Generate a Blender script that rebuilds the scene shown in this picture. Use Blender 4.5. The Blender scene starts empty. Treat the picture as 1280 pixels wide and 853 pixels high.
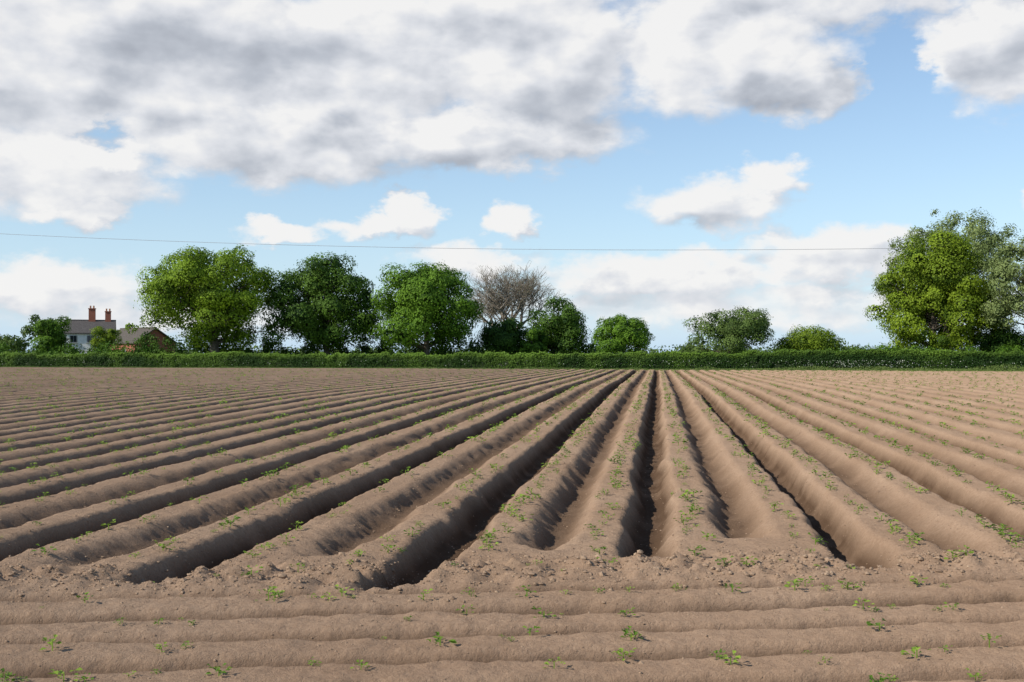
import bpy, math, random
import numpy as np
from mathutils import Vector

rng = np.random.default_rng(7)
random.seed(7)
scene = bpy.context.scene
scene.view_settings.view_transform = 'Standard'
scene.view_settings.look = 'None'
scene.view_settings.exposure = 0

YAW = math.radians(7.3)           # view is turned this far left of the ridge direction (+Y)
FW = np.array([-math.sin(YAW), math.cos(YAW)])
RT = np.array([math.cos(YAW), math.sin(YAW)])
HA = math.radians(12.7)           # headland drills direction

def site(lat, dist):
    """camera view frame (lateral offsets converted from image pixels) -> world XY (metres)"""
    p = FW * dist + RT * lat
    return float(p[0]), float(p[1])

# ------------------------------------------------------------------ numpy noise
def _h(xi, yi, s):
    n = (xi.astype(np.int64) * 374761393 + yi.astype(np.int64) * 668265263 + s * 982451653) & 0xffffffff
    n = ((n ^ (n >> 13)) * 1274126177) & 0xffffffff
    n = n ^ (n >> 16)
    return (n & 0xffff) / 65535.0
def vnoise(x, y, s=0):
    xi = np.floor(x); yi = np.floor(y)
    fx = x - xi; fy = y - yi
    fx = fx * fx * (3 - 2 * fx); fy = fy * fy * (3 - 2 * fy)
    a = _h(xi, yi, s); b = _h(xi + 1, yi, s); c = _h(xi, yi + 1, s); d = _h(xi + 1, yi + 1, s)
    return (a * (1 - fx) + b * fx) * (1 - fy) + (c * (1 - fx) + d * fx) * fy
def fbm(x, y, s=0, o=4):
    t = 0; a = .5; n = 0
    for i in range(o):
        t = t + a * vnoise(x * 2 ** i, y * 2 ** i, s + i * 17); n += a; a *= .5
    return t / n
def ss(a, b, x):
    t = np.clip((x - a) / (b - a), 0, 1)
    return t * t * (3 - 2 * t)

PER = 1.86
def terrain(x, y, detail=True):
    x = np.asarray(x, float); y = np.asarray(y, float)
    R_ = x * RT[0] + y * RT[1]; F_ = x * FW[0] + y * FW[1]
    beyond = F_ - (114 - 0.3 * R_)
    base = 0.33 * ss(7, 45, y) + 0.07 * (vnoise(x / 14, y / 18, 3) - .5) * ss(12, 30, y)
    v = -math.sin(HA) * x + math.cos(HA) * y
    xw = x + 0.09 * (fbm(x * .35, y * .22, 5, 3) - .5) * 2
    t = (xw + 0.1) / PER
    n = np.round(t)
    d = np.abs(t - n) * PER
    ra = _h(n, n * 0, 11)
    nb = np.floor(t); rb = _h(nb, nb * 0, 23)
    edge = 0.07 * (fbm(x * 3, y * 1.6, 8, 4) - .5) * 2
    dA = 0.26 + 0.07 * ra
    dB = 0.16 + 0.08 * rb
    endA = 8.45 + 1.0 * _h(n, n * 0, 31)
    endA = np.where(n == 0, 9.35, endA); endA = np.where((n == -1), 8.35, endA); endA = np.where((n == -2), 8.6, endA)
    endA = np.where(n == 1, 8.7, endA)
    endB = 9.1 + 1.0 * _h(nb, nb * 0, 37)
    rag = 0.35 * (fbm(x * 2.2, y * 2.2, 51, 3) - .5) * 2
    fA = ss(endA, endA + .45, v + rag)
    fB = ss(endB, endB + 1.1, v + rag)
    mA = (1 - ss(0.06, 0.31, d + edge))
    mB = (1 - ss(0.03, 0.34, (PER / 2 - d) + edge))
    z = -dA * mA * fA - dB * mB * fB
    # headland drills: flat-topped shelves with a sharp gap between them
    hv = (8.18 - v) / .60 + 0.09 * (fbm(x * .5, y * .5, 61, 4) - .5) * 2
    fr = hv - np.floor(hv)
    fj = fr + .14 * (fbm(x * 4, y * 4, 63, 4) - .5)
    hp = ss(.0, .20, fr) * (1 - ss(.66, .90, fj))
    hl = 1 - ss(8.15, 8.45, v)
    hamp = .72 + .56 * fbm(x * .6, y * .6 + np.floor(hv) * 3, 65, 3)
    z = z + hl * (0.115 * hp * hamp - 0.10)
    # dragged berm at drill ends
    z = z + 0.05 * np.exp(-((v - 8.7) / .35) ** 2) * (0.2 + 1.4 * fbm(x * 1.3, y * 1.3, 71, 3))
    rough = np.exp(-((v - 8.95) / .52) ** 2)
    damp_shade = mA * fA * 1.0 + mB * fB * .6 + hl * (1 - hp) * .75 * ss(.6, .8, fj)  # damp furrow soil, plus shade painted into furrows and headland gaps
    if detail:
        fade = 1 - ss(25, 70, y)
        z = z + fade * 0.014 * (fbm(x * 7, y * 7, 81, 3) - .5) * 2 * (0.35 + 1.2 * fbm(x * .7, y * .7, 83, 2))
        z = z + rough * 0.115 * (fbm(x * 6.5, y * 6.5, 91, 4) - .5) * 2
        z = z + fade * 0.007 * (vnoise(x * 17, y * 17, 95) - .5) * 2
        walls = np.clip(mA * fA + mB * fB, 0, 1); walls = 4 * walls * (1 - walls)
        z = z + fade * walls * .026 * (fbm(x * 6, y * 4, 97, 3) - .5) * 2
    inside = 1 - ss(-4, -2.4, beyond)
    z = z * inside
    grass = ss(-2.8, -1.8, beyond + 1.2 * (fbm(x * .3, y * .3, 99, 2) - .5) + 1.2 * ss(20, 50, R_))
    return base + z, damp_shade * inside, grass

# ------------------------------------------------------------------ mesh helpers
def mesh_np(name, V, F, mat=None, smooth=False, attrs=None, parent=None):
    V = np.asarray(V, np.float32); F = np.asarray(F, np.int32)
    me = bpy.data.meshes.new(name)
    k = F.shape[1]
    me.vertices.add(len(V)); me.vertices.foreach_set('co', V.ravel())
    me.loops.add(F.size); me.loops.foreach_set('vertex_index', F.ravel())
    me.polygons.add(len(F))
    me.polygons.foreach_set('loop_start', np.arange(0, F.size, k, dtype=np.int32))
    me.polygons.foreach_set('use_smooth', np.full(len(F), smooth, dtype=bool))
    if attrs:
        for an, (dom, arr) in attrs.items():
            a = me.attributes.new(an, 'FLOAT', dom)
            a.data.foreach_set('value', np.asarray(arr, np.float32))
    me.update(calc_edges=True)
    if mat: me.materials.append(mat)
    ob = bpy.data.objects.new(name, me)
    scene.collection.objects.link(ob)
    if parent: ob.parent = parent
    return ob

def empty(name, loc=(0, 0, 0)):
    e = bpy.data.objects.new(name, None); e.location = loc
    e.empty_display_size = .5
    scene.collection.objects.link(e); return e

class Tubes:
    def __init__(s): s.V = []; s.F = []; s.n = 0
    def add(s, pts, rad, k=6):
        pts = np.asarray(pts, float); m = len(pts)
        T = np.gradient(pts, axis=0); T /= np.linalg.norm(T, axis=1)[:, None] + 1e-9
        up = np.array([0, 0, 1.]) if abs(T[0, 2]) < .9 else np.array([1., 0, 0])
        A = np.cross(T, up); A /= np.linalg.norm(A, axis=1)[:, None] + 1e-9
        B = np.cross(T, A)
        th = np.linspace(0, 2 * np.pi, k, endpoint=False)
        ring = pts[:, None, :] + np.asarray(rad)[:, None, None] * (np.cos(th)[None, :, None] * A[:, None, :] + np.sin(th)[None, :, None] * B[:, None, :])
        s.V.append(ring.reshape(-1, 3))
        i = np.arange(m - 1)[:, None]; j = np.arange(k)[None, :]; j2 = (j + 1) % k
        f = np.stack([s.n + i * k + j, s.n + i * k + j2, s.n + (i + 1) * k + j2, s.n + (i + 1) * k + j], -1).reshape(-1, 4)
        s.F.append(f); s.n += m * k
    def build(s, name, mat, parent=None):
        return mesh_np(name, np.concatenate(s.V), np.concatenate(s.F), mat, True, parent=parent)

def unit(a): return a / (np.linalg.norm(a, axis=-1, keepdims=True) + 1e-9)

def leaf_quads(P, N, size, aspect=.6, r=rng):
    """diamond-ish leaf clump faces at P with normals N"""
    n = len(P)
    N = unit(N)
    a = unit(np.cross(N, unit(r.normal(size=(n, 3)))))
    b = np.cross(N, a)
    s = np.asarray(size)[:, None] if np.ndim(size) else np.full((n, 1), size)
    L = a * s * .5; W = b * s * .5 * aspect
    bend = N * s * .12
    V = np.stack([P - L - bend, P + W * r.uniform(.7, 1.2, (n, 1)), P + L - bend, P - W * r.uniform(.7, 1.2, (n, 1))], 1).reshape(-1, 3)
    F = np.arange(4 * n).reshape(-1, 4)
    return V, F

# ------------------------------------------------------------------ materials
def new_mat(name):
    m = bpy.data.materials.new(name); m.use_nodes = True
    nt = m.node_tree; nt.nodes.clear()
    return m, nt, nt.nodes, nt.links

def leaf_mat(name, dark, light, trans=.25):
    m, nt, N, L = new_mat(name)
    out = N.new('ShaderNodeOutputMaterial')
    at = N.new('ShaderNodeAttribute'); at.attribute_name = 'tint'
    mx = N.new('ShaderNodeMix'); mx.data_type = 'RGBA'
    mx.inputs[6].default_value = (*dark, 1); mx.inputs[7].default_value = (*light, 1)
    L.new(at.outputs['Fac'], mx.inputs[0])
    d = N.new('ShaderNodeBsdfPrincipled'); d.inputs['Roughness'].default_value = .6
    d.inputs['Specular IOR Level'].default_value = .18
    t = N.new('ShaderNodeBsdfTranslucent')
    L.new(mx.outputs[2], d.inputs['Base Color']); L.new(mx.outputs[2], t.inputs['Color'])
    ms = N.new('ShaderNodeMixShader'); ms.inputs[0].default_value = trans
    L.new(d.outputs[0], ms.inputs[1]); L.new(t.outputs[0], ms.inputs[2]); L.new(ms.outputs[0], out.inputs[0])
    return m

def noisy_mat(name, c1, c2, scale=5, rough=.85, bump=.3, bdist=.02):
    m, nt, N, L = new_mat(name)
    out = N.new('ShaderNodeOutputMaterial'); d = N.new('ShaderNodeBsdfPrincipled')
    d.inputs['Roughness'].default_value = rough; d.inputs['Specular IOR Level'].default_value = .2
    tc = N.new('ShaderNodeTexCoord'); nz = N.new('ShaderNodeTexNoise')
    nz.inputs['Scale'].default_value = scale; nz.inputs['Detail'].default_value = 4
    L.new(tc.outputs['Object'], nz.inputs['Vector'])
    mr = N.new('ShaderNodeMapRange'); mr.inputs[1].default_value = .3; mr.inputs[2].default_value = .7
    L.new(nz.outputs['Fac'], mr.inputs[0])
    mx = N.new('ShaderNodeMix'); mx.data_type = 'RGBA'
    mx.inputs[6].default_value = (*c1, 1); mx.inputs[7].default_value = (*c2, 1)
    L.new(mr.outputs[0], mx.inputs[0]); L.new(mx.outputs[2], d.inputs['Base Color'])
    b = N.new('ShaderNodeBump'); b.inputs['Strength'].default_value = bump; b.inputs['Distance'].default_value = bdist
    L.new(nz.outputs['Fac'], b.inputs['Height']); L.new(b.outputs[0], d.inputs['Normal'])
    L.new(d.outputs[0], out.inputs[0])
    return m

def soil_material():
    m, nt, N, L = new_mat('ploughed_soil')
    out = N.new('ShaderNodeOutputMaterial'); d = N.new('ShaderNodeBsdfDiffuse')
    d.inputs['Roughness'].default_value = .6
    g = N.new('ShaderNodeNewGeometry')
    def noise(scale, det=4, rough=.6):
        n = N.new('ShaderNodeTexNoise'); n.inputs['Scale'].default_value = scale
        n.inputs['Detail'].default_value = det; n.inputs['Roughness'].default_value = rough
        L.new(g.outputs['Position'], n.inputs['Vector']); return n.outputs['Fac']
    def ramp(s, a, b, lo=0, hi=1):
        r = N.new('ShaderNodeMapRange'); r.inputs[1].default_value = a; r.inputs[2].default_value = b
        r.inputs[3].default_value = lo; r.inputs[4].default_value = hi
        L.new(s, r.inputs[0]); return r.outputs[0]
    def mix(f, a, b):
        x = N.new('ShaderNodeMix'); x.data_type = 'RGBA'
        L.new(f, x.inputs[0])
        for i, c in ((6, a), (7, b)):
            if isinstance(c, tuple): x.inputs[i].default_value = (*c, 1)
            else: L.new(c, x.inputs[i])
        return x.outputs[2]
    col = mix(ramp(noise(.35, 3), .35, .65), (.340, .224, .145), (.415, .284, .190))
    med = noise(26, 5, .7)
    col = mix(ramp(med, .35, .72, 0, .6), col, (.215, .134, .084))
    fine = noise(110, 3, .7)
    col = mix(ramp(fine, .55, .8, 0, .6), col, (.49, .355, .245))
    da = N.new('ShaderNodeAttribute'); da.attribute_name = 'damp_shade'
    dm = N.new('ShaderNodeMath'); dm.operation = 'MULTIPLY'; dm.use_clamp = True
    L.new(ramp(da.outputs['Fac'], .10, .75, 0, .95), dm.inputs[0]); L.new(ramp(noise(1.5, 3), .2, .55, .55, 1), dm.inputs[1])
    col = mix(dm.outputs[0], col, (.092, .056, .035))  # dark brown covers both damp soil and painted-in shade
    ga = N.new('ShaderNodeAttribute'); ga.attribute_name = 'grass'
    col = mix(ga.outputs['Fac'], col, (.095, .135, .035))
    L.new(col, d.inputs['Color'])
    b1 = N.new('ShaderNodeBump'); b1.inputs['Strength'].default_value = .9; b1.inputs['Distance'].default_value = .024
    L.new(med, b1.inputs['Height'])
    b2 = N.new('ShaderNodeBump'); b2.inputs['Strength'].default_value = .7; b2.inputs['Distance'].default_value = .010
    L.new(fine, b2.inputs['Height']); L.new(b1.outputs[0], b2.inputs['Normal'])
    L.new(b2.outputs[0], d.inputs['Normal'])
    L.new(d.outputs[0], out.inputs[0])
    return m

M_soil = soil_material()
M_clod = noisy_mat('soil_clod', (.22, .142, .09), (.37, .258, .17), 9, .95, .5, .01)
M_bark = noisy_mat('bark', (.07, .055, .04), (.15, .125, .095), 3, .9, .6, .05)
M_twig = noisy_mat('twig_bark', (.18, .15, .115), (.30, .255, .20), 2, .9, .2, .02)
M_oak = leaf_mat('leaf_oak', (.050, .100, .008), (.240, .360, .022), .3)
M_dark = leaf_mat('leaf_dark', (.020, .055, .008), (.100, .185, .019))
M_mid = leaf_mat('leaf_mid', (.028, .076, .008), (.150, .275, .020), .28)
M_pale = leaf_mat('leaf_pale', (.095, .135, .038), (.26, .32, .11), .3)
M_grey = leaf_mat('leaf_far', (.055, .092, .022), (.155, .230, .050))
M_yel = leaf_mat('leaf_yellowgreen', (.050, .096, .008), (.240, .330, .020), .3)
M_hedge = leaf_mat('leaf_hedge', (.026, .062, .009), (.150, .250, .030))
M_verge = leaf_mat('leaf_verge', (.085, .14, .03), (.21, .27, .07))
M_blossom = leaf_mat('blossom', (.40, .42, .33), (.55, .57, .46))
M_plant = leaf_mat('leaf_potato', (.100, .190, .020), (.27, .38, .05), .3)

# ------------------------------------------------------------------ ground
def axis_rows():
    ys = list(np.arange(-6, 4.4, .2)) + list(np.arange(4.4, 12.5, .026))
    y = 12.5
    while y < 165:
        ys.append(y); y += .032 + (y - 12.5) * .012
    while y < 3500:
        ys.append(y); y *= 1.15
    return np.array(ys)
def axis_cols():
    xs = list(np.arange(-6, 6, .034))
    x = 6.0; r = []
    while x < 3000:
        r.append(x)
        x += .065 if x < 20 else (.115 if x < 75 else (.18 if x < 100 else x * .15))
    r = np.array(r)
    return np.concatenate([-r[::-1], xs[1:], r])
ys = axis_rows(); xs = axis_cols()
X, Y = np.meshgrid(xs, ys)
Xf = X.ravel(); Yf = Y.ravel()
Z, damp_shade, grass = terrain(Xf, Yf)
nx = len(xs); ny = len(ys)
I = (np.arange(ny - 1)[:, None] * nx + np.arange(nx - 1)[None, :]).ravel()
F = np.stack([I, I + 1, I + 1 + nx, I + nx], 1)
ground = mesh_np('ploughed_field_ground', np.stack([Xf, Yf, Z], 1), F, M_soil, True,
                 {'damp_shade': ('POINT', damp_shade), 'grass': ('POINT', grass)})
print('ground verts', len(Xf))

# ------------------------------------------------------------------ clods
t = (1 + 5 ** .5) / 2
ico = unit(np.array([(-1, t, 0), (1, t, 0), (-1, -t, 0), (1, -t, 0), (0, -1, t), (0, 1, t), (0, -1, -t), (0, 1, -t), (t, 0, -1), (t, 0, 1), (-t, 0, -1), (-t, 0, 1)], float))
icf = np.array([(0, 11, 5), (0, 5, 1), (0, 1, 7), (0, 7, 10), (0, 10, 11), (1, 5, 9), (5, 11, 4), (11, 10, 2), (10, 7, 6), (7, 1, 8), (3, 9, 4), (3, 4, 2), (3, 2, 6), (3, 6, 8), (3, 8, 9), (4, 9, 5), (2, 4, 11), (6, 2, 10), (8, 6, 7), (9, 8, 1)])
def clods():
    n1, n2, n3 = 9500, 8000, 9000
    u = rng.uniform(-8, 9, n1); v = rng.normal(8.85, .36, n1)
    x1 = u * math.cos(HA) - v * math.sin(HA); y1 = u * math.sin(HA) + v * math.cos(HA)
    x2 = rng.uniform(-7, 6, n2); y2 = rng.uniform(4.5, 10, n2)
    y3 = 9 + 17 * rng.uniform(0, 1, n3) ** 1.3; x3 = rng.uniform(-.62, .42, n3) * y3
    x = np.concatenate([x1, x2, x3]); y = np.concatenate([y1, y2, y3]); n = len(x)
    s = np.concatenate([.004 + .0055 * rng.gamma(1.3, .8, n1), .0022 + .0022 * rng.gamma(1.2, .8, n2), .0035 + .003 * rng.gamma(1.2, .8, n3)])
    s = np.minimum(s, .032)
    z, _, _ = terrain(x, y)
    sc = s[:, None] * rng.uniform(.7, 1.3, (n, 3)) * np.array([1, 1, .75])
    V = ico[None] * sc[:, None, :] * rng.uniform(.75, 1.2, (n, 12, 1))
    V = V + np.stack([x, y, z + s * .15], 1)[:, None, :]
    Fc = icf[None] + (np.arange(n) * 12)[:, None, None]
    return mesh_np('soil_clods', V.reshape(-1, 3), Fc.reshape(-1, 3), M_clod, False)
clods()

# ------------------------------------------------------------------ potato seedlings
def seedlings():
    px = []; py = []; sz = []
    for n in range(-40, 32):
        for off in (.45, 1.41):
            xc = -0.1 + n * PER + off
            y = 8.8
            while y < 100:
                v = -math.sin(HA) * xc + math.cos(HA) * y
                patch = float(vnoise(np.array([xc * .6]), np.array([y * .35]), 140)[0])
                y += rng.uniform(.10, .36) * (1 + .010 * y)
                if v < 8.9 or abs(xc) > .72 * y + 2: continue
                pr = (.30 if xc < -2 else .46) + .60 * patch
                pr *= 1 - .6 * float(ss(18, 60, np.array(y)))
                if rng.random() < pr:
                    px.append(xc + rng.normal(0, .07)); py.append(y); sz.append(rng.uniform(.5, 1.5) * (1 + .004 * y))
    for i in range(330):
        u = rng.uniform(-7, 8); v = rng.choice([7.95, 7.35, 6.75, 6.15, 5.55, 8.75]) + rng.normal(0, .07)
        px.append(u * math.cos(HA) - v * math.sin(HA)); py.append(u * math.sin(HA) + v * math.cos(HA)); sz.append(rng.uniform(.35, 1.2) ** 1.4)
    px = np.array(px); py = np.array(py); sz = np.array(sz)
    pz, _, _ = terrain(px, py)
    V = []; Fq = []; T = []; c = 0
    for x, y, z, s in zip(px, py, pz, sz):
        near = y < 20
        k = int(rng.integers(12, 22)) if near else 6
        tint = rng.uniform(0, 1)
        for i in range(k):
            a = rng.uniform(0, 6.283); r0 = rng.uniform(.0, .05) * s; el = rng.uniform(.1, 1.1)
            Ln = (rng.uniform(.026, .045) if near else rng.uniform(.045, .07)) * s; W = Ln * rng.uniform(.55, .8)
            dx, dy = math.cos(a), math.sin(a)
            h0 = rng.uniform(.010, .055) * s
            b = np.array([x + dx * r0, y + dy * r0, z + h0])
            d = np.array([dx * math.cos(el), dy * math.cos(el), math.sin(el) * .7])
            w_ = np.array([-dy, dx, rng.uniform(-.4, .4)])
            mid = b + d * Ln * .55
            tip = b + d * Ln - np.array([0, 0, Ln * .25])
            V += [b, mid + w_ * W * .5, tip, mid - w_ * W * .5]
            Fq.append((c, c + 1, c + 2, c + 3)); c += 4; T.append(tint + rng.uniform(-.25, .25))
        r = .003 * s
        V += [np.array([x - r, y, z - .01]), np.array([x + r, y, z - .01]), np.array([x + r, y, z + .04 * s]), np.array([x - r, y, z + .04 * s])]
        Fq.append((c, c + 1, c + 2, c + 3)); c += 4; T.append(.5)
    print('seedlings', len(px))
    return mesh_np('potato_seedlings', np.array(V), np.array(Fq), M_plant, False, {'tint': ('FACE', np.clip(T, 0, 1))})
seedlings()

# ------------------------------------------------------------------ trees
def make_tree(name, lat, dist, width, top, base, mat, n_leaf, n_lobe=55, leaf=.26, trunk_r=.4, tlat=None,
              lobe=(.10, .17), seed=1, dens_in=.25, profile=.0, depth=None, shell=(.72, 1.06), skew=0., flat=.55, tint0=.18):
    r = np.random.default_rng(seed)
    x0, y0 = site(lat, dist)
    tx, ty = site(tlat if tlat is not None else lat, dist)
    g = 0.3
    e = empty(name, (tx, ty, g))
    cz = (top + base) / 2; rz = (top - base) / 2; rw = width / 2
    rdp = (depth or width) / 2
    n = n_lobe
    i = np.arange(n) + .5
    ph = np.arccos(1 - 2 * i / n); th = np.pi * (1 + 5 ** .5) * i
    D = np.stack([np.cos(th) * np.sin(ph), np.sin(th) * np.sin(ph), np.cos(ph)], 1)
    D = unit(D + r.normal(0, .30, (n, 3)))
    hz = np.sqrt(D[:, 0] ** 2 + D[:, 1] ** 2); sq = np.minimum(1.0 / np.maximum(hz, .3), 1.28) ** .8
    lr = r.uniform(lobe[0], lobe[1], n) * width * r.choice([.75, 1, 1, 1.2], n)
    fr = r.uniform(.60, 1.0, n) ** .7
    outl = r.random(n) < .14; fr[outl] = r.uniform(1.0, 1.08, outl.sum()); lr[outl] *= .8
    bl = unit(r.normal(size=(6, 3))); amp = r.uniform(-.18, .10, 6)
    fr = fr * (1 + (np.clip((D @ bl.T - .55) / .45, 0, 1) * amp).sum(1))
    inner = r.random(n) < dens_in
    fr[inner] *= r.uniform(.15, .7, inner.sum())
    wf = (1 - profile * np.clip(D[:, 2], 0, 1) * .5) * np.where(D[:, 2] < .55, sq, 1 + (sq - 1) * .4)
    C = np.stack([D[:, 0] * (rw - lr) * wf, D[:, 1] * (rdp - lr) * wf, D[:, 2] * (rz - lr * .8)], 1) * fr[:, None]
    lo = -flat * rz
    C[:, 2] = np.where(C[:, 2] < lo, lo - (lo - C[:, 2]) * .6 * r.uniform(.3, 1.7, n), C[:, 2])
    C[:, 2] += skew * C[:, 0]
    Cw = np.stack([C[:, 0] * RT[0] + C[:, 1] * FW[0], C[:, 0] * RT[1] + C[:, 1] * FW[1], C[:, 2]], 1)
    ctr = np.array([x0 - tx, y0 - ty, cz - g])
    Cw = Cw + ctr
    w = lr ** 2; w = w / w.sum()
    idx = r.choice(n, n_leaf, p=w)
    d = unit(r.normal(size=(n_leaf, 3)) + np.array([0, 0, .25]))
    sub = unit(r.normal(size=(n, 8, 3)))
    dots = np.einsum('nk,njk->nj', d, sub[idx])
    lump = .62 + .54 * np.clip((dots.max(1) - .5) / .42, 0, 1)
    rad = lr[idx] * lump * r.uniform(shell[0], shell[1], n_leaf)
    st = r.random(n_leaf) < .06
    rad[st] *= r.uniform(1.05, 1.3, st.sum())
    P = Cw[idx] + d * rad[:, None] * np.array([1, 1, .78])
    P[:, 2] = np.maximum(P[:, 2], .05)
    out = unit(P - ctr)
    Nn = d * 1.2 + out * .45 + r.normal(0, .30, (n_leaf, 3))
    V, Fq = leaf_quads(P, Nn, leaf * r.uniform(.6, 1.35, n_leaf), .8, r)
    lt = r.uniform(0, .4, n)
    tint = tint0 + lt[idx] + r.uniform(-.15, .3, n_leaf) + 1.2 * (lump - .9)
    mesh_np('foliage', V, Fq, mat, False, {'tint': ('FACE', np.clip(tint, 0, 1))}, e)
    T = Tubes()
    H = (base + (top - base) * .55) - g
    k = 7
    tt = np.linspace(0, 1, k)
    tp = np.stack([ctr[0] * .5 * tt ** 2 + r.normal(0, .08, k) * (tt > 0), ctr[1] * .5 * tt ** 2 + r.normal(0, .08, k) * (tt > 0), tt * H], 1)
    tr = trunk_r * (1 - .62 * tt); tr[0] *= 1.45
    T.add(tp, tr, 9)
    order = r.permutation(n)[:min(n, 34)]
    for j in order:
        c = Cw[j]
        f = np.clip((c[2] / H) * r.uniform(.45, .75), .28, .95)
        s0 = np.array([np.interp(f, tt, tp[:, a]) for a in range(3)])
        mid = s0 * .5 + c * .5 + np.array([0, 0, r.uniform(-.05, .12) * width * .3]) + r.normal(0, .25, 3)
        u = np.linspace(0, 1, 6)[:, None]
        pts = (1 - u) ** 2 * s0 + 2 * u * (1 - u) * mid + u ** 2 * c
        r0 = trunk_r * (1 - .62 * f) * r.uniform(.3, .55)
        T.add(pts, np.linspace(r0, .03, 6), 5)
        for q in range(3):
            dd = unit(r.normal(size=3) + np.array([0, 0, .3]))
            s1 = pts[r.integers(2, 6)]
            T.add([s1, s1 + dd * lr[j] * .5 + r.normal(0, .06, 3), s1 + dd * lr[j] * .95], [r0 * .3, r0 * .2, .015], 4)
    T.build('trunk_and_limbs', M_bark, e)
    return e

make_tree('oak_tree', -36.2, 135, 17.6, 15.9, 1.4, M_oak, 64000, 96, .25, .62, tlat=-35.3, seed=31, lobe=(.08, .135), profile=.25)
make_tree('broadleaf_tree', -22.8, 138, 15.6, 14.6, .6, M_dark, 54000, 88, .25, .45, tlat=-22.4, seed=42, lobe=(.08, .135), profile=.35)
make_tree('sycamore_tree', -10.2, 133, 15.2, 13.9, .4, M_mid, 56000, 88, .24, .42, tlat=-10.0, seed=33, profile=.75, lobe=(.08, .135))
make_tree('lime_tree', 5.9, 141, 9.2, 9.4, .6, M_dark, 24000, 48, .22, .28, seed=15, tlat=5.2, tint0=0.1, profile=.35)
make_tree('maple_tree', 12.4, 128, 7.8, 7.0, .3, M_mid, 20000, 46, .19, .22, seed=16, profile=.35)
make_tree('hawthorn_tree', 32.0, 166, 14.5, 9.5, .4, M_grey, 24000, 56, .25, .3, seed=17, skew=.14, lobe=(.08, .14))
make_tree('hawthorn_tree', 44.2, 168, 12.5, 6.3, .3, M_yel, 16000, 44, .24, .25, seed=18, profile=.6, tint0=0)
make_tree('horse_chestnut_tree', 41.2, 110, 13.0, 14.2, .1, M_yel, 66000, 104, .20, .42, seed=19, profile=.7, tlat=40.6, lobe=(.075, .13))
make_tree('ash_tree', 48.4, 126, 16.0, 19.4, 3.6, M_pale, 48000, 116, .21, .45, seed=20, lobe=(.055, .11), shell=(.4, 1.08), dens_in=.3)
make_tree('ash_tree', 49.0, 106, 12.5, 14.4, 2.6, M_pale, 36000, 90, .20, .35, seed=21, lobe=(.07, .13), shell=(.4, 1.08), tlat=51.0)
make_tree('holly_tree', 46.6, 109, 6.8, 5.4, .1, M_dark, 14000, 30, .18, .2, seed=22, lobe=(.12, .2), tint0=0)
make_tree('holly_tree', -57.0, 141, 5.4, 7.3, .3, M_mid, 12000, 28, .2, .2, seed=23, lobe=(.13, .2), tint0=0)
make_tree('apple_tree', -52.2, 146, 4.6, 5.8, .9, M_yel, 7000, 22, .18, .14, seed=24, lobe=(.12, .2))
make_tree('elder_tree', -1.0, 139, 7.2, 6.8, .2, M_dark, 18000, 32, .22, .2, seed=25, lobe=(.12, .2), tint0=-.1)
make_tree('elder_tree', 2.6, 137, 4.2, 5.4, .2, M_mid, 9000, 22, .2, .15, seed=26, lobe=(.12, .2), tint0=0)

def bare_tree(name, lat, dist, height, seed=5):
    r = np.random.default_rng(seed)
    x, y = site(lat, dist); e = empty(name, (x, y, .3)); T = Tubes()
    tips = []
    def br(p, d, ln, rad, lev):
        k = 4 if lev < 4 else 3
        pts = [p]; dd = d.copy()
        for i in range(k - 1):
            dd = unit(dd + r.normal(0, .13, 3) + np.array([0, 0, .03]))
            pts.append(pts[-1] + dd * ln / (k - 1))
        T.add(np.array(pts), np.linspace(rad, rad * .62, k), 6 if lev < 3 else 3)
        if lev >= 6:
            tips.append(pts[-1]); return
        nc = [6, 4, 4, 4, 3, 3][lev]
        for c in range(nc):
            q = pts[-1] if c < 2 else pts[r.integers(max(1, k - 2), k)]
            sp = .62 if lev < 2 else .7
            nd = unit(dd + r.normal(0, sp, 3) * np.array([1, 1, .55]) + np.array([0, 0, .22]))
            br(q, nd, ln * r.uniform(.70, .90), max(rad * r.uniform(.45, .62), .016), lev + 1)
    br(np.zeros(3), np.array([0, 0, 1.]), height * .20, .33, 0)
    o = T.build('trunk_and_twigs', M_twig, e)
    V = np.concatenate(T.V)
    sc = (height) / V[:, 2].max()
    wx = 15.0 / (V[:, 0].max() - V[:, 0].min())
    o.scale = (wx, wx, sc)
    tp = np.array(tips); tp = tp[r.permutation(len(tp))[:3500]]
    tp = tp * np.array([wx, wx, sc])
    Vq, Fq = leaf_quads(tp + r.normal(0, .12, tp.shape), r.normal(size=tp.shape), .10, .7, r)
    mesh_np('buds', Vq, Fq, M_pale, False, {'tint': ('FACE', r.uniform(0, 1, len(Fq)))}, e)
bare_tree('bare_ash_tree', -0.3, 150, 13.7)

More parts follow.
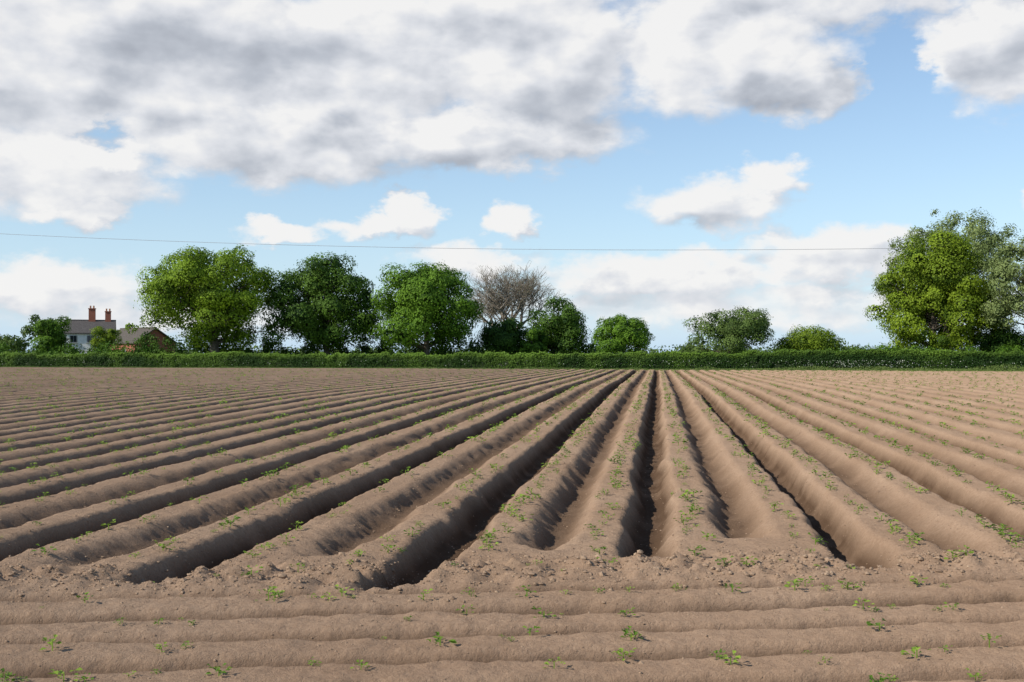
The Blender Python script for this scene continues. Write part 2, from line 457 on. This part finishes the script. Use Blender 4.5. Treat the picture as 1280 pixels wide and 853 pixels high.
# ------------------------------------------------------------------ shrubs / masses
def mass(name, items, mat, leaf, per, seed, t0=0):
    r = np.random.default_rng(seed); P = []; Nn = []; T = []
    for lat, dist, rw, h in items:
        x, y = site(lat, dist)
        nl = 7
        for q in range(nl):
            ox, oy = r.normal(0, rw * .4, 2); lr = rw * r.uniform(.35, .6)
            zc = r.uniform(.25, .95) * max(h - lr, .1) + .3
            n = int(per / nl)
            d = unit(r.normal(size=(n, 3)) + np.array([0, 0, .2]))
            p = np.array([x + ox, y + oy, zc]) + d * (lr * r.uniform(.6, 1.12, n))[:, None]
            p[:, 2] = np.maximum(p[:, 2], .25)
            P.append(p); Nn.append(d + r.normal(0, .35, (n, 3))); T.append(t0 + r.uniform(0, .5) + r.uniform(0, .35, n))
    P = np.concatenate(P); Nn = np.concatenate(Nn); T = np.clip(np.concatenate(T), 0, 1)
    V, Fq = leaf_quads(P, Nn, leaf * r.uniform(.6, 1.3, len(P)), .8, r)
    return mesh_np(name, V, Fq, mat, False, {'tint': ('FACE', T)})

rr = np.random.default_rng(42)
it = [(l, 140 + rr.normal(0, 1.5), rr.uniform(1.3, 2.2), rr.uniform(2.0, 4.6)) for l in np.arange(-46, 12, 1.2)]
mass('understorey_shrubs', it, M_dark, .26, 640, 1)
it = [(l, 178 + rr.normal(0, 4), rr.uniform(1.6, 3.0), rr.uniform(2.2, 4.6) if l > 24 else rr.uniform(1.0, 1.8)) for l in np.arange(18, 74, 1.5)]
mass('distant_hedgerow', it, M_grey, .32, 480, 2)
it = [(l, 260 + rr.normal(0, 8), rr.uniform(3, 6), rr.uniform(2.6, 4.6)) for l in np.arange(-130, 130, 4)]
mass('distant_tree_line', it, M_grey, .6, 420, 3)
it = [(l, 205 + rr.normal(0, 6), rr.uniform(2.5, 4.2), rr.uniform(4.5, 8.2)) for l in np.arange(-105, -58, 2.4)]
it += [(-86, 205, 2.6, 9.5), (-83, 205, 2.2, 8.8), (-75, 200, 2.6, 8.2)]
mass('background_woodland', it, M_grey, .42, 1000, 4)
it = [(l, 138 + rr.normal(0, 1.5), rr.uniform(1.2, 2.2), rr.uniform(1.8, 3.8)) for l in np.arange(-72, -44, 1.2) if not (-66 < l < -47 and rr.random() < .5)]
mass('garden_shrubs', it, M_mid, .26, 560, 5, -.1)
it = [(l, 114 - .3 * l + 2.2 + rr.normal(0, .5), rr.uniform(1.0, 1.6), rr.uniform(1.4, 2.8)) for l in np.arange(31, 62, 1.2)]
mass('hedgerow_shrubs', it, M_mid, .2, 700, 6)

def hedge():
    r = np.random.default_rng(9)
    e = empty('field_hedge')
    L0, L1 = -78, 66
    n = 115000
    lat = r.uniform(L0, L1, n)
    ang = r.uniform(0, np.pi, n)
    hh = 1.56 + .24 * (vnoise(lat * .25, lat * 0, 5) - .5) + .30 * (vnoise(lat * 1.3, lat * 0, 6) - .5) + .18 * (vnoise(lat * 5, lat * 0, 7) - .5)
    hh = hh + .18 * ss(10, 30, lat)
    hw = .62 + .12 * (vnoise(lat * 1.7, lat * 0, 8) - .5)
    ca, sa = np.cos(ang), np.sin(ang)
    q = .38
    off = -np.sign(ca) * np.abs(ca) ** q * hw
    zz = np.abs(sa) ** q * hh * r.uniform(.93, 1.03, n)
    low = r.random(n) < .45
    zz = np.where(low, r.uniform(0, 1, n) * hh, zz); off = np.where(low, -hw * r.uniform(.85, 1.1, n), off)
    sprig = r.random(n) < .04
    zz = zz + sprig * r.uniform(0, .32, n)
    bump = .2 * (fbm(lat * 1.8, zz * 2.2 + 50, 3, 3) - .5) * 2
    off = off + bump * np.sign(off) + r.normal(0, .03, n)
    dist = 114 - .3 * lat + off
    P = np.stack([FW[0] * dist + RT[0] * lat, FW[1] * dist + RT[1] * lat, zz + .3], 1)
    nd = np.stack([FW[0] * np.sign(off), FW[1] * np.sign(off), np.full(n, .0)], 1) * (np.abs(off) / hw)[:, None]
    nd[:, 2] = 1.2 * (zz / hh) ** 3
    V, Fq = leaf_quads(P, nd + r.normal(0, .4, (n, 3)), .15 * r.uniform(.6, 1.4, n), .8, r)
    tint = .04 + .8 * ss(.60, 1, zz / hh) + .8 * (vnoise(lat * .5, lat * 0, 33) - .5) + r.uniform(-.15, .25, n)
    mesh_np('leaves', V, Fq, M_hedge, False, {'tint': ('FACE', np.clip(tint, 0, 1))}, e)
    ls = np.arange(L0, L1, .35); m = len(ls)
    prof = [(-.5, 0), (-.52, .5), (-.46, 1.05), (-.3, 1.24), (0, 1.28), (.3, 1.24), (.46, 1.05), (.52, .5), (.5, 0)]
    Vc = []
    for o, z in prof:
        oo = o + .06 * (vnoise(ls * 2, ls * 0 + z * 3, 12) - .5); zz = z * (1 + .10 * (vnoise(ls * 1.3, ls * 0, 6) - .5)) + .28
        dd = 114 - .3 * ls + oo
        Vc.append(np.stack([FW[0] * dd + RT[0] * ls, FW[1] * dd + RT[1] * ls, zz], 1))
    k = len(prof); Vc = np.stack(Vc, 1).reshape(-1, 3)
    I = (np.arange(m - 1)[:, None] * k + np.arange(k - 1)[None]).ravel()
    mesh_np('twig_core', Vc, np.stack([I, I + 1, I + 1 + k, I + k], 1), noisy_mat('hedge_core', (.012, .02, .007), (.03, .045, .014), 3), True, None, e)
hedge()

def verge():
    r = np.random.default_rng(19); n = 45000
    lat = r.uniform(-72, 66, n)
    off = -r.uniform(.5, 3.2, n)
    h = .10 + .40 * vnoise(lat * .6, off * .8, 2) ** 2
    h = h * (.4 + .9 * ss(5, 40, lat)) * ss(-3.3, -1.6, off)
    dist = 114 - .3 * lat + off
    P = np.stack([FW[0] * dist + RT[0] * lat, FW[1] * dist + RT[1] * lat, .31 + h * r.uniform(.1, 1, n)], 1)
    N_ = r.normal(size=(n, 3)); N_[:, 2] *= .35
    V, Fq = leaf_quads(P, N_, .13 * r.uniform(.6, 1.5, n), .4, r)
    mesh_np('verge_grass', V, Fq, M_verge, False, {'tint': ('FACE', np.clip(r.uniform(0, 1, n) * .6 + .3 * ss(0, 40, lat), 0, 1))})
    n = 700
    lat = np.concatenate([r.normal(32, 3, 300), r.uniform(8, 50, 250), r.uniform(-60, 8, 150)])
    off = -r.uniform(.75, 1.3, n)
    dist = 114 - .3 * lat + off
    P = np.stack([FW[0] * dist + RT[0] * lat, FW[1] * dist + RT[1] * lat, .3 + r.uniform(.3, .95, n)], 1)
    V, Fq = leaf_quads(P, r.normal(size=(n, 3)) + np.array([0, -1, 1]), .075 * r.uniform(.6, 1.4, n), .9, r)
    mesh_np('cow_parsley', V, Fq, M_blossom, False, {'tint': ('FACE', r.uniform(0, 1, n))})
verge()

# ------------------------------------------------------------------ buildings
def brick_material():
    m, nt, N, L = new_mat('red_brick')
    out = N.new('ShaderNodeOutputMaterial'); d = N.new('ShaderNodeBsdfPrincipled'); d.inputs['Roughness'].default_value = .9
    tc = N.new('ShaderNodeTexCoord'); b = N.new('ShaderNodeTexBrick')
    mp = N.new('ShaderNodeMapping'); mp.inputs['Rotation'].default_value = (math.radians(90), 0, 0)
    L.new(tc.outputs['Object'], mp.inputs[0]); L.new(mp.outputs[0], b.inputs['Vector'])
    b.inputs['Color1'].default_value = (.27, .075, .042, 1); b.inputs['Color2'].default_value = (.36, .115, .065, 1)
    b.inputs['Mortar'].default_value = (.30, .20, .15, 1); b.inputs['Scale'].default_value = 4.4
    b.inputs['Mortar Size'].default_value = .010
    L.new(b.outputs['Color'], d.inputs['Base Color']); L.new(d.outputs[0], out.inputs[0])
    return m
M_brick = brick_material()
M_white = noisy_mat('white_render', (.66, .66, .63), (.78, .78, .75), 2, .8, .1)
M_slate = noisy_mat('slate', (.065, .058, .055), (.12, .108, .10), 6, .9, .3)
M_tile = noisy_mat('weathered_tile', (.075, .065, .055), (.13, .11, .09), 6, .9, .3)
M_glass, _nt, _N, _L = new_mat('window_glass')
_o = _N.new('ShaderNodeOutputMaterial'); _d = _N.new('ShaderNodeBsdfPrincipled'); _d.inputs['Base Color'].default_value = (.02, .025, .03, 1); _d.inputs['Roughness'].default_value = .1
_L.new(_d.outputs[0], _o.inputs[0])
M_wood = noisy_mat('painted_wood', (.35, .36, .33), (.45, .46, .42), 4)
M_pot = noisy_mat('clay_pot', (.30, .15, .09), (.38, .20, .12), 4)
M_pole = noisy_mat('creosoted_pole', (.08, .06, .045), (.15, .12, .09), 4)

def box(name, cx, cy, cz, sx, sy, sz, mat, parent):
    V = np.array([(cx + a * sx / 2, cy + b * sy / 2, cz + c * sz / 2) for c in (-1, 1) for a, b in ((-1, -1), (1, -1), (1, 1), (-1, 1))])
    F = np.array([(0, 3, 2, 1), (4, 5, 6, 7), (0, 1, 5, 4), (1, 2, 6, 5), (2, 3, 7, 6), (3, 0, 4, 7)])
    return mesh_np(name, V, F, mat, False, None, parent)

def poly(name, V, Fs, mat, parent):
    me = bpy.data.meshes.new(name); me.from_pydata(V, [], Fs); me.update(); me.materials.append(mat)
    o = bpy.data.objects.new(name, me); scene.collection.objects.link(o); o.parent = parent; return o

def house(name, lat, dist, rot, Lx, Ly, eave, ridge, wall, roof, chimneys, windows, door=None):
    x, y = site(lat, dist); e = empty(name, (x, y, .3)); e.rotation_euler = (0, 0, YAW + rot)
    a, b = Lx / 2, Ly / 2
    V = [(-a, -b, 0), (a, -b, 0), (a, b, 0), (-a, b, 0), (-a, -b, eave), (a, -b, eave), (a, b, eave), (-a, b, eave), (-a, 0, ridge), (a, 0, ridge)]
    poly('walls', V, [(0, 1, 5, 4), (2, 3, 7, 6), (1, 2, 6, 9, 5), (3, 0, 4, 8, 7)], wall, e)
    o = .3; th = .14; s = (ridge - eave) / b
    for sg, nm in ((-1, 'roof_front'), (1, 'roof_back')):
        ye = sg * (b + o); ze = eave - s * o + .04; zr = ridge + .04
        V = [(-a - o, ye, ze), (a + o, ye, ze), (a + o, 0, zr), (-a - o, 0, zr)]
        V += [(p[0], p[1], p[2] + th) for p in V]
        poly(nm, V, [(0, 1, 2, 3), (4, 7, 6, 5), (0, 4, 5, 1), (1, 5, 6, 2), (2, 6, 7, 3), (3, 7, 4, 0)], roof, e)
    box('ridge_tiles', 0, 0, ridge + .2, Lx + .62, .22, .12, roof, e)
    for i, (cx, top, w) in enumerate(chimneys):
        zb = ridge - .6
        box(f'chimney_{i+1}', cx, 0, (zb + top) / 2, w, .62, top - zb, M_brick, e)
        box(f'chimney_cap_{i+1}', cx, 0, top + .06, w + .14, .76, .12, M_brick, e)
        for k, ox in enumerate((-.22, .22)):
            T = Tubes(); T.add([(cx + ox, 0, top + .1), (cx + ox, 0, top + .3), (cx + ox, 0, top + .5)], [.13, .11, .12], 10); T.build(f'chimney_pot_{i+1}_{k+1}', M_pot, e)
    for i, (wx, wz, ww, wh) in enumerate(windows):
        box(f'window_frame_{i+1}', wx, -b - .02, wz, ww + .16, .08, wh + .16, M_wood, e)
        for k in (-1, 1):
            box(f'window_pane_{i+1}_{k+2}', wx + k * ww / 4, -b - .07, wz, ww / 2 - .05, .03, wh, M_glass, e)
        box(f'window_sill_{i+1}', wx, -b - .09, wz - wh / 2 - .14, ww + .3, .2, .08, M_wood, e)
    if door:
        box('door', door, -b - .03, 1.02, .95, .08, 2.04, M_wood, e)
    return e
house('white_cottage', -61.6, 166, math.radians(18), 6.6, 5.0, 4.6, 6.3, M_white, M_slate,
      [(0.3, 8.1, .95), (2.5, 7.7, .8)], [(-2.1, 3.7, .9, .9), (.2, 3.7, .9, .9), (2.2, 3.7, .9, .9), (-2.1, 1.5, 1.0, 1.1), (2.2, 1.5, 1.0, 1.1)], .2)
house('brick_barn', -52.6, 160, math.radians(-44), 9.6, 6.0, 3.1, 5.0, M_brick, M_tile, [], [(-2.2, 1.7, 1., 1.), (1.8, 1.7, 1., 1.)], 0)

# ------------------------------------------------------------------ power line
def power_line():
    A = (*site(-67, 137), 16.6); B = (*site(45.5, 119.5), 13.0)
    for P in (A, B):
        e = empty('utility_pole', (P[0], P[1], .2))
        T = Tubes(); T.add([(0, 0, -.5), (0, 0, P[2] * .5), (0, 0, P[2] + .1)], [.17, .15, .11], 10); T.build('pole', M_pole, e)
        box('crossarm', 0, 0, P[2] - .45, .12, 1.2, .12, M_pole, e)
        T = Tubes(); T.add([(0, 0, P[2] - .2), (0, 0, P[2] - .1), (0, 0, P[2])], [.05, .08, .04], 8); T.build('insulator', M_glass, e)
    u = np.linspace(0, 1, 40)[:, None]
    pts = (1 - u) * np.array(A) + u * np.array(B); pts[:, 2] -= (4 * 1.0 * u * (1 - u))[:, 0]
    T = Tubes(); T.add(pts, np.full(40, .024), 6)
    T.build('overhead_power_line', noisy_mat('cable', (.30, .30, .31), (.36, .36, .37), 2), None)
power_line()

# ------------------------------------------------------------------ light and sky
EL = math.radians(36)
to_sun2 = RT * -0.89 + FW * -0.45
SA = math.atan2(to_sun2[0], to_sun2[1])
S = Vector((to_sun2[0] * math.cos(EL), to_sun2[1] * math.cos(EL), math.sin(EL))).normalized()
sl = bpy.data.lights.new('sun', 'SUN'); sl.energy = 5.0; sl.angle = math.radians(.5); sl.color = (1, .95, .86)
so = bpy.data.objects.new('sun', sl); scene.collection.objects.link(so)
so.rotation_euler = (-S).to_track_quat('-Z', 'Y').to_euler()
so.location = (0, 0, 50)

w = bpy.data.worlds.new('World'); scene.world = w; w.use_nodes = True
nt = w.node_tree; N = nt.nodes; L = nt.links; N.clear()
try:
    w.cycles.sampling_method = 'MANUAL'; w.cycles.sample_map_resolution = 256
except Exception as ex: print(ex)

def math_(op, a, b=None, c=None, clamp=False):
    m = N.new('ShaderNodeMath'); m.operation = op; m.use_clamp = clamp
    for i, v in enumerate((a, b, c)):
        if v is None: continue
        if isinstance(v, (int, float)): m.inputs[i].default_value = v
        else: L.new(v, m.inputs[i])
    return m.outputs[0]
def vadd(a, b):
    m = N.new('ShaderNodeVectorMath'); m.operation = 'ADD'
    L.new(a, m.inputs[0])
    if isinstance(b, tuple): m.inputs[1].default_value = b
    else: L.new(b, m.inputs[1])
    return m.outputs[0]
def noise_(P, scale, det, rough, sc=(1, 1.7, 1), off=(0, 0, 0)):
    m = N.new('ShaderNodeMapping'); m.inputs['Scale'].default_value = sc; m.inputs['Location'].default_value = off
    L.new(P, m.inputs[0])
    t = N.new('ShaderNodeTexNoise'); t.noise_dimensions = '2D'
    t.inputs['Scale'].default_value = scale; t.inputs['Detail'].default_value = det; t.inputs['Roughness'].default_value = rough
    L.new(m.outputs[0], t.inputs['Vector']); return t
def warp_(t, amt):
    s = N.new('ShaderNodeVectorMath'); s.operation = 'SUBTRACT'; s.inputs[1].default_value = (.5, .5, .5); L.new(t.outputs['Color'], s.inputs[0])
    m = N.new('ShaderNodeVectorMath'); m.operation = 'MULTIPLY'; m.inputs[1].default_value = (amt, amt * .6, 0); L.new(s.outputs[0], m.inputs[0])
    return m.outputs[0]
def blobs_(P, blobs):
    acc = None
    for (a_, e_, ra, re, wt) in blobs:
        y = N.new('ShaderNodeVectorMath'); y.operation = 'MULTIPLY_ADD'; y.inputs[1].default_value = (1 / ra, 1 / re, 0); y.inputs[2].default_value = (-a_ / ra, -e_ / re, 0); L.new(P, y.inputs[0])
        z = N.new('ShaderNodeVectorMath'); z.operation = 'LENGTH'; L.new(y.outputs[0], z.inputs[0])
        r = N.new('ShaderNodeMapRange'); r.interpolation_type = 'SMOOTHSTEP'
        r.inputs[1].default_value = 1.5; r.inputs[2].default_value = .3; r.inputs[3].default_value = 0; r.inputs[4].default_value = wt
        L.new(z.outputs['Value'], r.inputs[0])
        if acc is None: acc = r.outputs[0]
        else: acc = math_('ADD' if wt < 0 else 'MAXIMUM', acc, r.outputs[0])
    return acc

DENS = [(-24, 14, 9, 6, 1), (-16, 14.5, 9, 5, 1), (-8, 14.5, 8, 4.3, 1), (0, 15, 8, 4.6, 1), (-12, 10.5, 9.5, 2.4, 1), (-22, 9, 6, 2.8, .95),
        (-1, 11.0, 7.0, 1.9, 1), (10, 15, 7, 3.4, 1), (14, 13.1, 3.6, 1.8, 1), (24, 14.0, 4.8, 2.8, 1), (18, 18.2, 16, 2.8, 1),
        (-20.5, 6.8, 2.8, 1.0, .9), (-6.8, 6.4, 3.2, .8, .85), (-5.3, 7.1, 1.7, .9, .9), (-11.5, 6.1, 2.9, .6, .72), (0, 6.7, 1.5, .9, .84),
        (10.3, 7.6, 3.8, 1.5, .82), (12.8, 8.7, 1.9, 1.2, .86), (8, 4.0, 9, 1.3, .8), (16, 5.0, 5.5, 1.4, .85), (12, 2.4, 18, 1.5, .66), (-2, 4.7, 4.0, 1.0, .75),
        (-22, 3.1, 5.5, 1.5, .85), (-17, 1.8, 10, 1.1, .68), (26, 6.8, 2, 1.3, .9),
        (18.6, 13.4, 1.2, 1.5, -.6), (-20, 10.3, 1.0, .5, -.45)]
DARK = [(-14, 14.4, 8.5, 2.4, .95), (-7, 10.0, 11, .9, .65), (2, 12.4, 4, 1.6, .7), (14.5, 12.5, 3.2, 1.0, .95), (-1, 15.8, 5, 1.2, .55),
        (24, 13.6, 4.0, 1.5, .8), (-24, 11.5, 3.5, 1.2, .45), (12, 16.6, 5, .7, .3), (10.5, 6.7, 3, .5, .5), (-6, 5.8, 3, .4, .4), (16, 4.0, 6, .5, .4), (6, 3.0, 8, .5, .35)]

tc = N.new('ShaderNodeTexCoord'); sp = N.new('ShaderNodeSeparateXYZ')
nv = N.new('ShaderNodeVectorMath'); nv.operation = 'NORMALIZE'
L.new(tc.outputs['Generated'], nv.inputs[0]); L.new(nv.outputs[0], sp.inputs[0])
az = math_('MULTIPLY_ADD', math_('ARCTAN2', sp.outputs[0], sp.outputs[1]), 57.2958, 7.3)
el = math_('MULTIPLY', math_('ARCSINE', sp.outputs[2]), 57.2958)
cb = N.new('ShaderNodeCombineXYZ'); L.new(az, cb.inputs[0]); L.new(el, cb.inputs[1]); P0 = cb.outputs[0]
wp = warp_(noise_(P0, .36, 6, .58), 4.0)
Pw = vadd(P0, wp)
b0 = blobs_(Pw, DENS); b1 = blobs_(vadd(Pw, (-.8, .9, 0)), DENS)
n0 = noise_(P0, .34, 8, .52, (1, 1.7, 1), (13, 7, 3)).outputs['Fac']
n1 = noise_(vadd(P0, (-.8, .7, 0)), .34, 3, .45, (1, 1.7, 1), (13, 7, 3)).outputs['Fac']
d0 = math_('MULTIPLY_ADD', math_('SUBTRACT', n0, .5), .70, b0)
alpha = N.new('ShaderNodeMapRange'); alpha.interpolation_type = 'SMOOTHSTEP'
alpha.inputs[1].default_value = .22; alpha.inputs[2].default_value = .76; L.new(d0, alpha.inputs[0])
dk = blobs_(vadd(P0, warp_(noise_(P0, .15, 4, .42, (1, 1.6, 1), (3, 1, 9)), 9.0)), DARK)
rel = math_('MULTIPLY_ADD', math_('SUBTRACT', b0, b1), .8, math_('MULTIPLY', math_('SUBTRACT', n0, n1), .85))
lit = math_('ADD', math_('ADD', .91, rel), math_('MULTIPLY', dk, -.56), clamp=True)
cr = N.new('ShaderNodeValToRGB'); L.new(lit, cr.inputs[0])
e = cr.color_ramp.elements
e[0].position = 0; e[0].color = (.38, .405, .46, 1); e[1].position = 1; e[1].color = (.95, .94, .93, 1)
x = cr.color_ramp.elements.new(.40); x.color = (.54, .57, .63, 1)
x = cr.color_ramp.elements.new(.76); x.color = (.78, .795, .835, 1)
sky = N.new('ShaderNodeTexSky'); sky.sky_type = 'NISHITA'; sky.sun_disc = False
sky.sun_elevation = EL; sky.sun_rotation = SA; sky.air_density = 1.0; sky.dust_density = .2; sky.ozone_density = 2.0
hz = math_('POWER', 2.718, math_('MULTIPLY', math_('MAXIMUM', el, 0), -.14))
mh = N.new('ShaderNodeMix'); mh.data_type = 'RGBA'; L.new(math_('MULTIPLY', hz, .92), mh.inputs[0])
L.new(sky.outputs[0], mh.inputs[6]); mh.inputs[7].default_value = (3.4, 4.75, 6.2, 1)
bg1 = N.new('ShaderNodeBackground'); bg1.inputs[1].default_value = .15; L.new(mh.outputs[2], bg1.inputs[0])
bg2 = N.new('ShaderNodeBackground'); bg2.inputs[1].default_value = .96; L.new(cr.outputs[0], bg2.inputs[0])
ms = N.new('ShaderNodeMixShader'); wo = N.new('ShaderNodeOutputWorld')
am = math_('MULTIPLY', alpha.outputs[0], .96)
L.new(am, ms.inputs[0]); L.new(bg1.outputs[0], ms.inputs[1]); L.new(bg2.outputs[0], ms.inputs[2]); L.new(ms.outputs[0], wo.inputs[0])

# ------------------------------------------------------------------ camera
cam = bpy.data.cameras.new('camera'); cam.lens = 40; cam.sensor_width = 36; cam.clip_end = 6000; cam.clip_start = .05
co = bpy.data.objects.new('camera', cam); scene.collection.objects.link(co)
co.location = (0, 0, 1.7); co.rotation_euler = (math.radians(90.705), 0, YAW)
scene.camera = co
